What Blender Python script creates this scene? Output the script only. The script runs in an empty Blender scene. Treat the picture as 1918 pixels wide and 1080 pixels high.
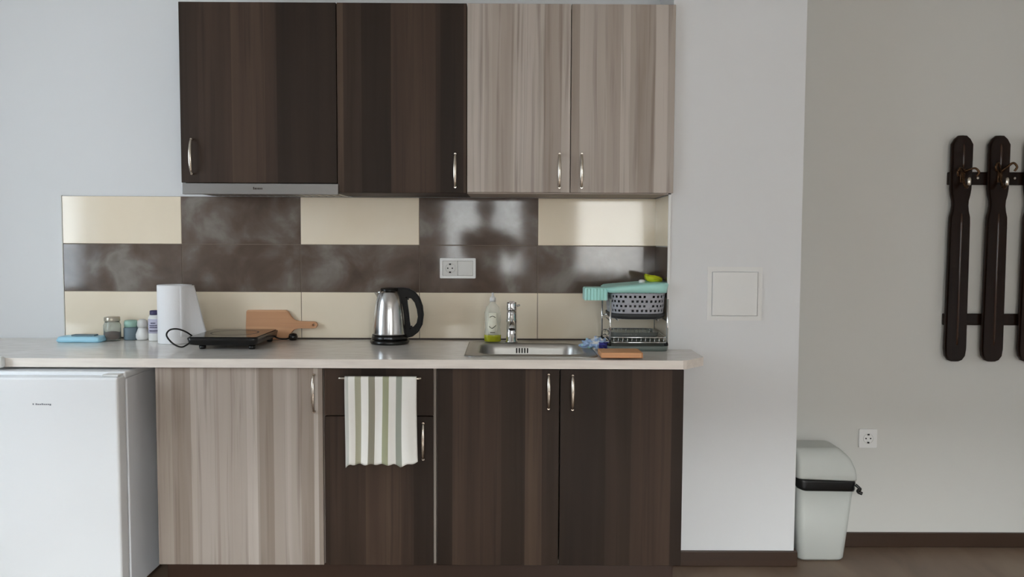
import bpy, bmesh, math, random
from mathutils import Vector, Matrix
random.seed(7)
S = bpy.context.scene
C = S.collection
PI = math.pi

# ------------------------------------------------------------------ camera
cam_d = bpy.data.cameras.new('camera'); cam = bpy.data.objects.new('camera', cam_d); C.objects.link(cam)
cam_d.sensor_width = 36.0; cam_d.lens = 1551.4 / 1918 * 36.0; cam_d.clip_start = 0.02
cam.matrix_world = (Matrix.Translation((-0.016, -3.5, 1.2853)) @ Matrix.Rotation(-0.005, 4, 'Z')
                    @ Matrix.Rotation(PI/2 - 0.059, 4, 'X') @ Matrix.Rotation(0.0046, 4, 'Z'))
S.camera = cam
# ------------------------------------------------------------------ view, world, daylight
S.view_settings.view_transform = 'Standard'; S.view_settings.look = 'None'
S.view_settings.exposure = 0.9; S.view_settings.gamma = 1.0
W = bpy.data.worlds.new('sky'); S.world = W; W.use_nodes = True
bg = W.node_tree.nodes['Background']; bg.inputs[0].default_value = (0.62, 0.78, 1.0, 1); bg.inputs[1].default_value = 1.2

def area(name, loc, rot, sx, sy, power, col):
    l = bpy.data.lights.new(name, 'AREA'); l.shape = 'RECTANGLE'; l.size = sx; l.size_y = sy
    l.energy = power; l.color = col
    o = bpy.data.objects.new(name, l); C.objects.link(o); o.location = loc; o.rotation_euler = rot
    return o
YR = -5.6      # rear wall (behind the camera), with two windows
XL = -2.9      # left wall, with one window
# daylight in the window openings, and brighter sky above the gardens, shining down into the room
area('daylight', (-0.28, YR-0.16, 1.45), (PI/2, 0, 0), 0.9, 1.10, 12.5, (0.98, 0.99, 0.93))
area('daylight', (1.11, YR-0.16, 1.45), (PI/2, 0, 0), 0.8, 1.10, 14.5, (1.0, 0.98, 0.90))
area('daylight', (0.4, YR-3.0, 2.95), (PI/2-0.42, 0, 0), 4.0, 1.2, 80, (0.93, 0.98, 0.995))
area('daylight', (0.4, YR-1.3, 3.0), (PI/2-0.75, 0, 0), 3.2, 1.4, 1900, (0.93, 0.98, 0.995))
area('daylight', (XL-0.16, -1.75, 1.55), (PI/2, 0, -PI/2), 1.2, 1.3, 19, (0.82, 0.93, 1.0))

# ------------------------------------------------------------------ helpers
def lin(c):
    return tuple(((v/255)/12.92 if v/255 <= .04045 else ((v/255+.055)/1.055)**2.4) for v in c) + (1,)
def mat(name, rgb, rough=.5, metal=0, spec=.5, coat=0, trans=0, alpha=1, bump=0, bscale=200, ior=1.45):
    m = bpy.data.materials.new(name); m.use_nodes = True
    nt = m.node_tree; b = nt.nodes['Principled BSDF']
    b.inputs['Base Color'].default_value = lin(rgb); b.inputs['Roughness'].default_value = rough
    b.inputs['Metallic'].default_value = metal; b.inputs['Specular IOR Level'].default_value = spec
    b.inputs['Coat Weight'].default_value = coat; b.inputs['Transmission Weight'].default_value = trans
    b.inputs['Alpha'].default_value = alpha; b.inputs['IOR'].default_value = ior
    tc = nt.nodes.new('ShaderNodeTexCoord'); n = nt.nodes.new('ShaderNodeTexNoise')
    n.inputs['Scale'].default_value = bscale; n.inputs['Detail'].default_value = 3
    nt.links.new(tc.outputs['Object'], n.inputs['Vector'])
    if bump:
        bp = nt.nodes.new('ShaderNodeBump'); bp.inputs['Strength'].default_value = bump; bp.inputs['Distance'].default_value = .002
        nt.links.new(n.outputs['Fac'], bp.inputs['Height']); nt.links.new(bp.outputs[0], b.inputs['Normal'])
    else:
        mr = nt.nodes.new('ShaderNodeMapRange'); mr.inputs['To Min'].default_value = max(0, rough-.03); mr.inputs['To Max'].default_value = rough+.03
        nt.links.new(n.outputs['Fac'], mr.inputs['Value']); nt.links.new(mr.outputs[0], b.inputs['Roughness'])
    return m
def ramp(nt, stops, interp='LINEAR'):
    r = nt.nodes.new('ShaderNodeValToRGB'); r.color_ramp.interpolation = interp
    e = r.color_ramp.elements
    while len(e) > 1: e.remove(e[0])
    e[0].position = stops[0][0]; e[0].color = lin(stops[0][1])
    for p, c in stops[1:]:
        x = e.new(p); x.color = lin(c)
    return r
def wood(name, bands, fine, finecol, rough, bandw=10.0, horiz=False, spec=.5, wavy=.12):
    """vertical (z) grain: broad plank-like bands across x with fine streaks"""
    m = bpy.data.materials.new(name); m.use_nodes = True; nt = m.node_tree; L = nt.links
    b = nt.nodes['Principled BSDF']; b.inputs['Roughness'].default_value = rough; b.inputs['Specular IOR Level'].default_value = spec
    tc = nt.nodes.new('ShaderNodeTexCoord'); oi = nt.nodes.new('ShaderNodeObjectInfo')
    add = nt.nodes.new('ShaderNodeVectorMath'); add.operation = 'ADD'
    sc = nt.nodes.new('ShaderNodeVectorMath'); sc.operation = 'SCALE'; sc.inputs['Scale'].default_value = 7.3
    cmb = nt.nodes.new('ShaderNodeCombineXYZ')
    for i in range(3): L.new(oi.outputs['Random'], cmb.inputs[i])
    L.new(cmb.outputs[0], sc.inputs[0]); L.new(tc.outputs['Object'], add.inputs[0]); L.new(sc.outputs[0], add.inputs[1])
    def mapped(s):
        mp = nt.nodes.new('ShaderNodeMapping')
        mp.inputs['Scale'].default_value = (s[2], s[1], s[0]) if horiz else s
        L.new(add.outputs[0], mp.inputs['Vector']); return mp
    # slow wobble of the grain
    n0 = nt.nodes.new('ShaderNodeTexNoise'); n0.inputs['Scale'].default_value = 1; L.new(mapped((9, 1, 1.6)).outputs[0], n0.inputs['Vector'])
    wob = nt.nodes.new('ShaderNodeVectorMath'); wob.operation = 'SCALE'; wob.inputs['Scale'].default_value = wavy*10
    L.new(n0.outputs['Color'], wob.inputs[0])
    def warped(s):
        a = nt.nodes.new('ShaderNodeVectorMath'); a.operation = 'ADD'
        L.new(mapped(s).outputs[0], a.inputs[0]); L.new(wob.outputs[0], a.inputs[1]); return a
    v = nt.nodes.new('ShaderNodeTexVoronoi'); v.inputs['Scale'].default_value = 1; v.inputs['Randomness'].default_value = .9
    mpv = mapped((bandw, .01, .01)); L.new(mpv.outputs[0], v.inputs['Vector'])
    sep = nt.nodes.new('ShaderNodeSeparateColor'); L.new(v.outputs['Color'], sep.inputs[0])
    n1 = nt.nodes.new('ShaderNodeTexNoise'); n1.inputs['Scale'].default_value = 1; n1.inputs['Detail'].default_value = 3
    L.new(warped((14, 1, .5)).outputs[0], n1.inputs['Vector'])
    mx = nt.nodes.new('ShaderNodeMath'); mx.operation = 'MULTIPLY_ADD'; mx.inputs[1].default_value = .5
    L.new(sep.outputs[0], mx.inputs[0])
    m2 = nt.nodes.new('ShaderNodeMath'); m2.operation = 'MULTIPLY'; m2.inputs[1].default_value = .5
    L.new(n1.outputs['Fac'], m2.inputs[0]); L.new(m2.outputs[0], mx.inputs[2])
    r = ramp(nt, bands); L.new(mx.outputs[0], r.inputs[0])
    n2 = nt.nodes.new('ShaderNodeTexNoise'); n2.inputs['Scale'].default_value = 1; n2.inputs['Detail'].default_value = 5
    L.new(warped((62, 1, 1.3)).outputs[0], n2.inputs['Vector'])
    f = nt.nodes.new('ShaderNodeMapRange'); f.inputs['From Min'].default_value = .52; f.inputs['From Max'].default_value = .75
    f.inputs['To Max'].default_value = fine
    L.new(n2.outputs['Fac'], f.inputs['Value'])
    mix = nt.nodes.new('ShaderNodeMix'); mix.data_type = 'RGBA'
    L.new(f.outputs[0], mix.inputs['Factor']); L.new(r.outputs[0], mix.inputs['A']); mix.inputs['B'].default_value = lin(finecol)
    L.new(mix.outputs['Result'], b.inputs['Base Color'])
    bp = nt.nodes.new('ShaderNodeBump'); bp.inputs['Strength'].default_value = .12; bp.inputs['Distance'].default_value = .001
    L.new(n2.outputs['Fac'], bp.inputs['Height']); L.new(bp.outputs[0], b.inputs['Normal'])
    return m
def clouds(name, stops, scale, rough, dist=1.5, detail=6, bump=0, spec=.5, stretch=(1, 1, 1)):
    m = bpy.data.materials.new(name); m.use_nodes = True; nt = m.node_tree; L = nt.links
    b = nt.nodes['Principled BSDF']; b.inputs['Roughness'].default_value = rough; b.inputs['Specular IOR Level'].default_value = spec
    tc = nt.nodes.new('ShaderNodeTexCoord'); mp = nt.nodes.new('ShaderNodeMapping'); mp.inputs['Scale'].default_value = stretch
    L.new(tc.outputs['Object'], mp.inputs[0])
    n = nt.nodes.new('ShaderNodeTexNoise'); n.inputs['Scale'].default_value = scale; n.inputs['Detail'].default_value = detail
    n.inputs['Distortion'].default_value = dist; L.new(mp.outputs[0], n.inputs['Vector'])
    r = ramp(nt, stops); L.new(n.outputs['Fac'], r.inputs[0]); L.new(r.outputs[0], b.inputs['Base Color'])
    if bump:
        n3 = nt.nodes.new('ShaderNodeTexNoise'); n3.inputs['Scale'].default_value = 90; L.new(tc.outputs['Object'], n3.inputs['Vector'])
        bp = nt.nodes.new('ShaderNodeBump'); bp.inputs['Strength'].default_value = bump; bp.inputs['Distance'].default_value = .002
        L.new(n3.outputs['Fac'], bp.inputs['Height']); L.new(bp.outputs[0], b.inputs['Normal'])
    return m

M = {}
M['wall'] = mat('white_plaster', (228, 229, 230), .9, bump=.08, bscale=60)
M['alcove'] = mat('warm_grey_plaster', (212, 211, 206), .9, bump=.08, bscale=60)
M['ceil'] = mat('ceiling_paint', (205, 203, 198), .95, bump=.05, bscale=50)
M['floor'] = clouds('taupe_floor', [(.3, (106, 87, 72)), (.5, (118, 98, 82)), (.7, (128, 109, 92))], 5, .45, 1.0, 4, .05, stretch=(1, .4, 1))
M['base'] = wood('brown_skirting', [(0, (50, 34, 22)), (1, (70, 48, 34))], .5, (38, 26, 20), .45, 4, horiz=True)
M['plinth'] = wood('brown_plinth', [(0, (48, 31, 20)), (1, (66, 43, 29))], .5, (50, 30, 22), .45, 4, horiz=True)
M['dark'] = wood('dark_wenge_laminate', [(.2, (38, 27, 20)), (.42, (53, 40, 31)), (.6, (68, 52, 42)), (.8, (88, 71, 58))], .5, (32, 23, 18), .5, 9, spec=.25, wavy=.05)
M['light'] = wood('pale_ash_laminate', [(.2, (146, 132, 120)), (.38, (166, 153, 142)), (.55, (178, 167, 157)), (.75, (194, 184, 175))], .7, (120, 104, 93), .42, 15, spec=.4, wavy=.09)
M['edge'] = mat('light_edge_band', (176, 164, 154), .5)
M['carc'] = mat('carcass_board', (168, 156, 146), .6)
M['darkcarc'] = mat('dark_carcass_board', (60, 48, 42), .6)
M['top'] = clouds('stone_laminate', [(.3, (224, 218, 211)), (.5, (232, 227, 220)), (.7, (238, 234, 229))], 14, .2, .6, 6, 0, .5, stretch=(1, 3, 1))
M['topedge'] = clouds('stone_laminate_edge', [(.3, (230, 221, 212)), (.7, (244, 236, 227))], 14, .4, .6, 6, 0, .5, stretch=(.5, 3, 4))
M['cream'] = clouds('cream_tile', [(.3, (240, 226, 202)), (.7, (245, 233, 212))], 3, .07, .5, 3)
M['brown'] = clouds('marbled_brown_tile', [(.30, (80, 67, 58)), (.46, (97, 83, 74)), (.56, (112, 101, 93)), (.66, (136, 130, 123)), (.76, (122, 113, 105))], 5.5, .07, .35, 5)
M['grout'] = mat('grout', (128, 114, 102), .85)
M['steel'] = mat('brushed_steel', (176, 174, 170), .36, 1)
M['handle'] = mat('matt_black_plastic', (12, 11, 11), .38, spec=.3)
M['ksteel'] = mat('kettle_steel', (205, 205, 205), .2, 1)
M['chrome'] = mat('chrome', (225, 225, 225), .08, 1)
M['nickel'] = mat('satin_nickel', (205, 196, 184), .22, 1)
M['hood'] = mat('hood_steel', (150, 148, 146), .38, .85)
M['black'] = mat('black_plastic', (18, 17, 17), .25)
M['glassblack'] = mat('black_glass', (16, 17, 17), .12)
M['fridge'] = mat('fridge_enamel', (246, 248, 250), .3)
M['fridgeside'] = mat('fridge_side_enamel', (244, 246, 250), .4)
M['white'] = mat('white_plastic', (232, 232, 230), .35)
M['offwhite'] = mat('off_white_plastic', (218, 217, 213), .4)
M['grey'] = mat('grey_print', (140, 144, 150), .6)
M['hole'] = mat('dark_recess', (25, 24, 24), .7)
M['paper'] = mat('tissue_paper', (238, 238, 240), .95, bump=.3, bscale=150)
M['blueh'] = mat('blue_tray_plastic', (168, 220, 242), .5)
M['darkgrey'] = mat('dark_grey_plastic', (56, 58, 60), .5)
M['basket'] = mat('grey_basket_plastic', (168, 170, 178), .4)
M['teal'] = mat('teal_plastic', (176, 232, 224), .35)
M['lime'] = mat('lime_sponge', (206, 214, 40), .8, bump=.4, bscale=120)
M['tray'] = mat('smoky_tray_plastic', (112, 122, 118), .3)
M['glass'] = mat('clear_glass', (235, 240, 238), .04, trans=.9, ior=1.3)
M['clearpl'] = mat('clear_bottle_plastic', (240, 240, 228), .12, alpha=.32)
M['soap'] = mat('yellow_green_soap', (186, 188, 40), .15, trans=.25)
M['label'] = mat('bottle_label', (250, 247, 228), .5)
M['ink'] = mat('label_ink', (80, 78, 52), .6)
M['purple'] = mat('lavender_print', (196, 194, 214), .5)
M['navy'] = mat('navy_print', (62, 58, 92), .5)
M['blue'] = mat('blue_wrapper', (62, 64, 150), .4)
M['paleblue'] = mat('pale_blue_wrapper', (165, 190, 225), .4)
M['spice'] = mat('brown_spice', (120, 76, 58), .9, bump=.5)
M['lidm'] = mat('jar_lid_metal', (190, 182, 166), .3, .6)
M['mint'] = mat('mint_plastic', (160, 196, 182), .4)
M['slate'] = mat('slate_blue_content', (110, 128, 138), .5)
M['board'] = wood('cutting_board_wood', [(.2, (196, 142, 100)), (.5, (212, 160, 118)), (.8, (224, 178, 138))], .3, (150, 98, 66), .55, 18, horiz=True)
M['boardh'] = wood('pale_handle_wood', [(.2, (190, 146, 112)), (.8, (214, 176, 142))], .3, (160, 118, 86), .55, 18, horiz=True)
M['block'] = wood('orange_wood', [(.2, (200, 134, 84)), (.5, (216, 154, 104)), (.8, (228, 172, 124))], .3, (160, 98, 62), .5, 14, horiz=True)
M['rack'] = wood('dark_varnished_wood', [(.2, (24, 14, 9)), (.6, (34, 20, 13)), (.9, (46, 28, 18))], .4, (18, 10, 7), .22, 20, spec=.2)
M['rackg'] = mat('highlight_varnish', (58, 38, 26), .12)  # paler than the slats, highlight put into the colour
M['bronze'] = mat('bronze_hook', (86, 62, 42), .28, .9)
M['bin'] = mat('bin_plastic', (196, 199, 194), .42)
M['bag'] = mat('black_bin_bag', (14, 15, 16), .3, bump=.6, bscale=40)
M['skin'] = mat('skin', (196, 150, 125), .55)
M['shirt'] = mat('dark_shirt', (52, 48, 52), .9, bump=.2)
M['trouser'] = mat('dark_trousers', (40, 42, 52), .9, bump=.2)
M['hair'] = mat('dark_hair', (30, 24, 20), .7)

def pane_mat():
    m = bpy.data.materials.new('window_glass'); m.use_nodes = True; nt = m.node_tree
    for n in list(nt.nodes):
        if n.type != 'OUTPUT_MATERIAL': nt.nodes.remove(n)
    o = nt.nodes[0]; t = nt.nodes.new('ShaderNodeBsdfTransparent'); g = nt.nodes.new('ShaderNodeBsdfGlossy'); g.inputs['Roughness'].default_value = .02
    mx = nt.nodes.new('ShaderNodeMixShader'); mx.inputs[0].default_value = .07
    nt.links.new(t.outputs[0], mx.inputs[1]); nt.links.new(g.outputs[0], mx.inputs[2]); nt.links.new(mx.outputs[0], o.inputs[0])
    return m
M['pane'] = pane_mat()
def towel_mat():
    m = bpy.data.materials.new('striped_towel'); m.use_nodes = True; nt = m.node_tree; L = nt.links
    b = nt.nodes['Principled BSDF']; b.inputs['Roughness'].default_value = .95
    uv = nt.nodes.new('ShaderNodeUVMap'); sp = nt.nodes.new('ShaderNodeSeparateXYZ'); L.new(uv.outputs[0], sp.inputs[0])
    w, o1, o2, o3, o4 = (246, 244, 238), (176, 173, 150), (156, 152, 136), (168, 170, 140), (158, 162, 150)
    st = [(0, (205, 205, 198)), (.05, w), (.14, o1), (.225, w), (.33, o2), (.42, w), (.53, o3), (.615, w), (.715, o4), (.80, w)]
    r = ramp(nt, st, 'CONSTANT'); L.new(sp.outputs[0], r.inputs[0]); L.new(r.outputs[0], b.inputs['Base Color'])
    wv = nt.nodes.new('ShaderNodeTexNoise'); wv.inputs['Scale'].default_value = 400
    tc = nt.nodes.new('ShaderNodeTexCoord'); L.new(tc.outputs['Object'], wv.inputs['Vector'])
    bp = nt.nodes.new('ShaderNodeBump'); bp.inputs['Strength'].default_value = .4; bp.inputs['Distance'].default_value = .001
    L.new(wv.outputs['Fac'], bp.inputs['Height']); L.new(bp.outputs[0], b.inputs['Normal'])
    return m
M['towel'] = towel_mat()

# ---- mesh helpers: shapes are written in world coordinates, obj() moves them to the thing's base
def bx(bm, x0, x1, y0, y1, z0, z1, bev=0, seg=2, mi=0):
    r = bmesh.ops.create_cube(bm, size=1)
    vs = r['verts']
    for v in vs:
        v.co = Vector(((x0+x1)/2 + v.co.x*(x1-x0), (y0+y1)/2 + v.co.y*(y1-y0), (z0+z1)/2 + v.co.z*(z1-z0)))
    fs = set(f for v in vs for f in v.link_faces)
    for f in fs: f.material_index = mi
    if bev:
        es = list(set(e for v in vs for e in v.link_edges))
        rb = bmesh.ops.bevel(bm, geom=es, offset=bev, segments=seg, affect='EDGES', profile=.5)
        for f in rb['faces']: f.material_index = mi
    return bm
def box(*a, **k): return bx(bmesh.new(), *a, **k)
def lathe(bm, prof, cx, cy, n=40, mi=0, closed=False):
    rings = []
    for r, z in prof:
        if r < 1e-5: rings.append([bm.verts.new((cx, cy, z))])
        else: rings.append([bm.verts.new((cx+r*math.cos(2*PI*i/n), cy+r*math.sin(2*PI*i/n), z)) for i in range(n)])
    prs = list(zip(rings, rings[1:]))
    if closed: prs.append((rings[-1], rings[0]))
    for a, b in prs:
        for i in range(n):
            j = (i+1) % n
            q = [a[i % len(a)], a[j % len(a)], b[j % len(b)], b[i % len(b)]]
            u = []
            for v in q:
                if v not in u: u.append(v)
            if len(u) > 2:
                f = bm.faces.new(u); f.smooth = True; f.material_index = mi
    return bm
def tube(bm, pts, r, n=10, closed=False, mi=0):
    pts = [Vector(p) for p in pts]; N = len(pts); rings = []
    rr = r if isinstance(r, (list, tuple)) else [r]*N
    up = None
    for i, p in enumerate(pts):
        a = pts[(i-1) % N] if (closed or i > 0) else p
        b = pts[(i+1) % N] if (closed or i < N-1) else p
        t = (b-a).normalized()
        if up is None: up = t.orthogonal().normalized()
        up = (up - t*up.dot(t)).normalized(); s = t.cross(up)
        rings.append([bm.verts.new(p + up*rr[i]*math.cos(2*PI*k/n) + s*rr[i]*math.sin(2*PI*k/n)) for k in range(n)])
    for i in range(N if closed else N-1):
        a, b = rings[i], rings[(i+1) % N]
        for k in range(n):
            f = bm.faces.new((a[k], a[(k+1) % n], b[(k+1) % n], b[k])); f.smooth = True; f.material_index = mi
    if not closed:
        for g in (rings[0][::-1], rings[-1]): bm.faces.new(g).material_index = mi
    return bm
def spline(pts, n=8, closed=False):
    P = [Vector(p) for p in pts]; out = []; N = len(P)
    for i in range(N if closed else N-1):
        g = lambda k: P[k % N] if closed else P[max(0, min(N-1, k))]
        a, b, c, d = g(i-1), g(i), g(i+1), g(i+2)
        for k in range(n):
            t = k/n
            out.append(.5*((2*b)+(c-a)*t+(2*a-5*b+4*c-d)*t*t+(3*b-a-3*c+d)*t**3))
    if not closed: out.append(P[-1])
    return out
def prism(bm, loops, axis, a, b, mi=0, bev=0):
    """flat outline(s) (first outer, rest holes) extruded from a to b along axis 'y' or 'z'"""
    def V(p, h): return (p[0], h, p[1]) if axis == 'y' else (p[0], p[1], h)
    t = bmesh.new(); es = []
    for lp in loops:
        vs = [t.verts.new(V(p, a)) for p in lp]
        es += [t.edges.new((vs[i], vs[(i+1) % len(vs)])) for i in range(len(vs))]
    if len(loops) == 1: fs = [t.faces.new(vs)]
    else: fs = [g for g in bmesh.ops.triangle_fill(t, edges=es, use_beauty=True)['geom'] if isinstance(g, bmesh.types.BMFace)]
    ex = bmesh.ops.extrude_face_region(t, geom=fs)
    d = Vector(V((0, 0), b)) - Vector(V((0, 0), a))
    bmesh.ops.translate(t, verts=[g for g in ex['geom'] if isinstance(g, bmesh.types.BMVert)], vec=d)
    bmesh.ops.recalc_face_normals(t, faces=t.faces)
    if bev:
        e2 = [e for e in t.edges if len(e.link_faces) == 2 and e.calc_face_angle(0) > .9]
        bmesh.ops.bevel(t, geom=e2, offset=bev, segments=2, affect='EDGES')
    for f in t.faces: f.material_index = mi
    me = bpy.data.meshes.new('t'); t.to_mesh(me); bm.from_mesh(me); bpy.data.meshes.remove(me); t.free()
    return bm
def rrect(x0, x1, y0, y1, r, n=6):
    out = []
    for cx, cy, a0 in ((x1-r, y1-r, 0), (x0+r, y1-r, 90), (x0+r, y0+r, 180), (x1-r, y0+r, 270)):
        for k in range(n+1):
            a = math.radians(a0+90*k/n); out.append((cx+r*math.cos(a), cy+r*math.sin(a)))
    return out
def loft(bm, rings, cap0=True, cap1=True, mi=0, smooth=True):
    R = [[bm.verts.new(p) for p in r] for r in rings]; n = len(R[0])
    for a, b in zip(R, R[1:]):
        for i in range(n):
            f = bm.faces.new((a[i], a[(i+1) % n], b[(i+1) % n], b[i])); f.smooth = smooth; f.material_index = mi
    if cap0: bm.faces.new(R[0][::-1]).material_index = mi
    if cap1: bm.faces.new(R[-1]).material_index = mi
    return bm
def root_loc(p):
    v = Vector((0, 0, 0))
    while p is not None: v += Vector(p.location); p = p.parent
    return v
def obj(name, bm, m, parent=None, sub=0, solid=0, smooth=False):
    bmesh.ops.recalc_face_normals(bm, faces=bm.faces)
    if smooth:
        for f in bm.faces: f.smooth = True
    if parent is not None: off = root_loc(parent)
    else:
        xs = [v.co.x for v in bm.verts]; ys = [v.co.y for v in bm.verts]
        off = Vector(((min(xs)+max(xs))/2, (min(ys)+max(ys))/2, min(v.co.z for v in bm.verts)))
    bmesh.ops.translate(bm, verts=bm.verts, vec=-off)
    me = bpy.data.meshes.new(name); bm.to_mesh(me); bm.free()
    for x in (m if isinstance(m, (list, tuple)) else [m]): me.materials.append(M[x])
    o = bpy.data.objects.new(name, me); C.objects.link(o)
    if parent is not None: o.parent = parent
    else: o.location = off
    if solid:
        s = o.modifiers.new('solid', 'SOLIDIFY'); s.thickness = solid; s.offset = 0
    if sub:
        s = o.modifiers.new('sub', 'SUBSURF'); s.levels = sub; s.render_levels = sub
    return o
def thing(name, label, cat, loc, group=None):
    o = bpy.data.objects.new(name, None); C.objects.link(o); o.location = loc; o.empty_display_size = .05
    o['label'] = label; o['category'] = cat
    if group: o['group'] = group
    return o
def tag(o, label, cat, group=None):
    o['label'] = label; o['category'] = cat
    if group: o['group'] = group
    return o
def struct(name, bm, m, parent=None):
    o = obj(name, bm, m, parent)
    if parent is None: o['kind'] = 'structure'
    return o

# ------------------------------------------------------------------ the room
H = 2.62; XR = 3.2
struct('floor', box(XL-.2, XR+.2, YR-.2, .2, -.1, 0), 'floor')
struct('ceiling', box(XL-.2, XR+.2, YR-.2, .2, H, H+.1), 'ceil')
struct('wall_back', box(XL-.2, .62, .008, .2, 0, H), 'wall')
struct('wall_pillar', box(.612, 1.121, -.29, .2, 0, H), 'wall')
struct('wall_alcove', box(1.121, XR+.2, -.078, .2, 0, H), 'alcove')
struct('wall_right', box(XR, XR+.2, YR-.2, -.078, 0, H), 'wall')
def wall_with_holes(name, axis, a, b, lo, hi, holes):
    bm = bmesh.new()
    def put(u0, u1, z0, z1):
        if u1-u0 < 1e-4 or z1-z0 < 1e-4: return
        if axis == 'x': bx(bm, u0, u1, a, b, z0, z1)
        else: bx(bm, a, b, u0, u1, z0, z1)
    u = lo
    for (h0, h1, z0, z1) in holes:
        put(u, h0, 0, H); put(h0, h1, 0, z0); put(h0, h1, z1, H); u = h1
    put(u, hi, 0, H)
    struct(name, bm, 'wall')
w1 = (-.73, .17, .9, 2.1); w2 = (.71, 1.51, .9, 2.1); w3 = (-2.35, -1.15, .9, 2.2)
wall_with_holes('wall_rear', 'x', YR-.2, YR, XL-.2, XR+.2, [w1, w2])
wall_with_holes('wall_left', 'y', XL-.2, XL, YR, .008, [w3])
def window(name, axis, y, u0, u1, z0, z1):
    bm = bmesh.new(); t = .05
    def put(a0, a1, c0, c1):
        if axis == 'x': bx(bm, a0, a1, y-.05, y, c0, c1, .004)
        else: bx(bm, y-.05, y, a0, a1, c0, c1, .004)
    put(u0, u0+t, z0, z1); put(u1-t, u1, z0, z1); put(u0+t, u1-t, z0, z0+t); put(u0+t, u1-t, z1-t, z1)
    fr = struct(name, bm, 'white')
    g = box(u0+t, u1-t, y-.03, y-.024, z0+t, z1-t) if axis == 'x' else box(y-.03, y-.024, u0+t, u1-t, z0+t, z1-t)
    obj('pane', g, 'pane', fr)
    s = bmesh.new()
    if axis == 'x': bx(s, u0, u1, y, YR+.05, z0-.0, z0+.02, .004)
    obj('window_sill', s, 'white', fr) if axis == 'x' else s.free()
window('window_1', 'x', YR-.06, *w1); window('window_2', 'x', YR-.06, *w2); window('window_3', 'y', XL-.06, *w3)

def skirting(name, x0, x1, y0, y1): struct(name, box(x0, x1, y0, y1, 0, .062, .003), 'base')
skirting('baseboard_pillar', .622, 1.133, -.302, -.29)
skirting('baseboard_pillar_side', 1.121, 1.133, -.2895, -.0905)
skirting('baseboard_alcove', 1.134, XR, -.09, -.078)
struct('baseboard_left', box(XL, XL+.012, YR, 0, 0, .062, .003), 'base')

# ------------------------------------------------------------------ tiled splashback (500 x 200 mm tiles)
bm = bmesh.new()
pat = [['c']*5, ['b']*5, ['c', 'b', 'c', 'b', 'c']]
g = .0012
for r in range(3):
    for c in range(5):
        x0, z0 = -1.89+.5*c, .86+.2*r
        bx(bm, x0+g, x0+.5-g, 0, .0075, z0+g, z0+.2-g, .0012, 1, 0 if pat[r][c] == 'c' else 1)
bx(bm, -1.8895, .6095, .0015, .008, .861, 1.4595, 0, 1, 2)
sp = obj('tiled_splashback', bm, ['cream', 'brown', 'grout'])
tag(sp, 'cream and marbled brown glossy wall tiles between worktop and upper cabinets', 'tiles')
bm = bmesh.new()
for r in range(3):
    bx(bm, .6045, .6115, -.284, -.0005, .86+.2*r+g, 1.06+.2*r-g, .001, 1, (0, 1, 0)[r])
sp = obj('tiled_return', bm, ['cream', 'brown'])
tag(sp, 'narrow tiled return on the side of the white pillar', 'tiles')
struct('trim_1', box(.603, .6125, -.2935, -.2842, .861, 1.462, .001), 'white')
struct('trim_2', box(-1.8945, -1.8902, -.001, .0078, .861, 1.462), 'offwhite')

# ------------------------------------------------------------------ handles
def bow(parent, x, z0, z1, y):
    """vertical bow handle standing off the door face y"""
    bm = bmesh.new(); n = 16; zc = (z0+z1)/2; h = (z1-z0)/2
    rings = []
    for i in range(n+1):
        t = -1+2*i/n
        out = .006 + .022*(1-t*t)**.6
        w = .0035+.0028*(1-abs(t)**2)
        z = zc+h*t
        rings.append([(x+w*math.cos(a), y-out+.0032*math.sin(a), z) for a in [2*PI*k/10 for k in range(10)]])
    loft(bm, rings)
    for s in (-1, 1):
        tube(bm, [(x, y, zc+s*h*.93), (x, y-.013, zc+s*h*.93)], .0045, 10)
    return obj('handle', bm, 'nickel', parent)
def hbar(parent, x0, x1, z, y):
    bm = bmesh.new()
    tube(bm, spline([(x0, y-.024, z), (x0+.03, y-.030, z), ((x0+x1)/2, y-.032, z), (x1-.03, y-.030, z), (x1, y-.024, z)]), .0045, 10)
    for x in (x0+.02, x1-.02): tube(bm, [(x, y, z), (x, y-.028, z)], .004, 10)
    return obj('handle', bm, 'nickel', parent)

def carcass(parent, x0, x1, y0, y1, z0, z1, m='carc', top=True, shelf=None):
    bm = bmesh.new(); t = .016
    bx(bm, x0, x0+t, y0, y1, z0, z1); bx(bm, x1-t, x1, y0, y1, z0, z1)
    bx(bm, x0+t, x1-t, y0, y1, z0, z0+t); bx(bm, x0+t, x1-t, y1-.004, y1, z0+t, z1-t if top else z1)
    if top: bx(bm, x0+t, x1-t, y0, y1, z1-t, z1)
    if shelf: bx(bm, x0+t, x1-t, y0+.03, y1-.004, shelf, shelf+t)
    return obj('cabinet_body', bm, m, parent)
def door(parent, x0, x1, z0, z1, yf, m, name='door'):
    return obj(name, box(x0, x1, yf, yf+.017, z0, z1, .0012, 1), m, parent)

YD = -.567; YU = -.308; ZB = .109; ZT = .827
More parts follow.
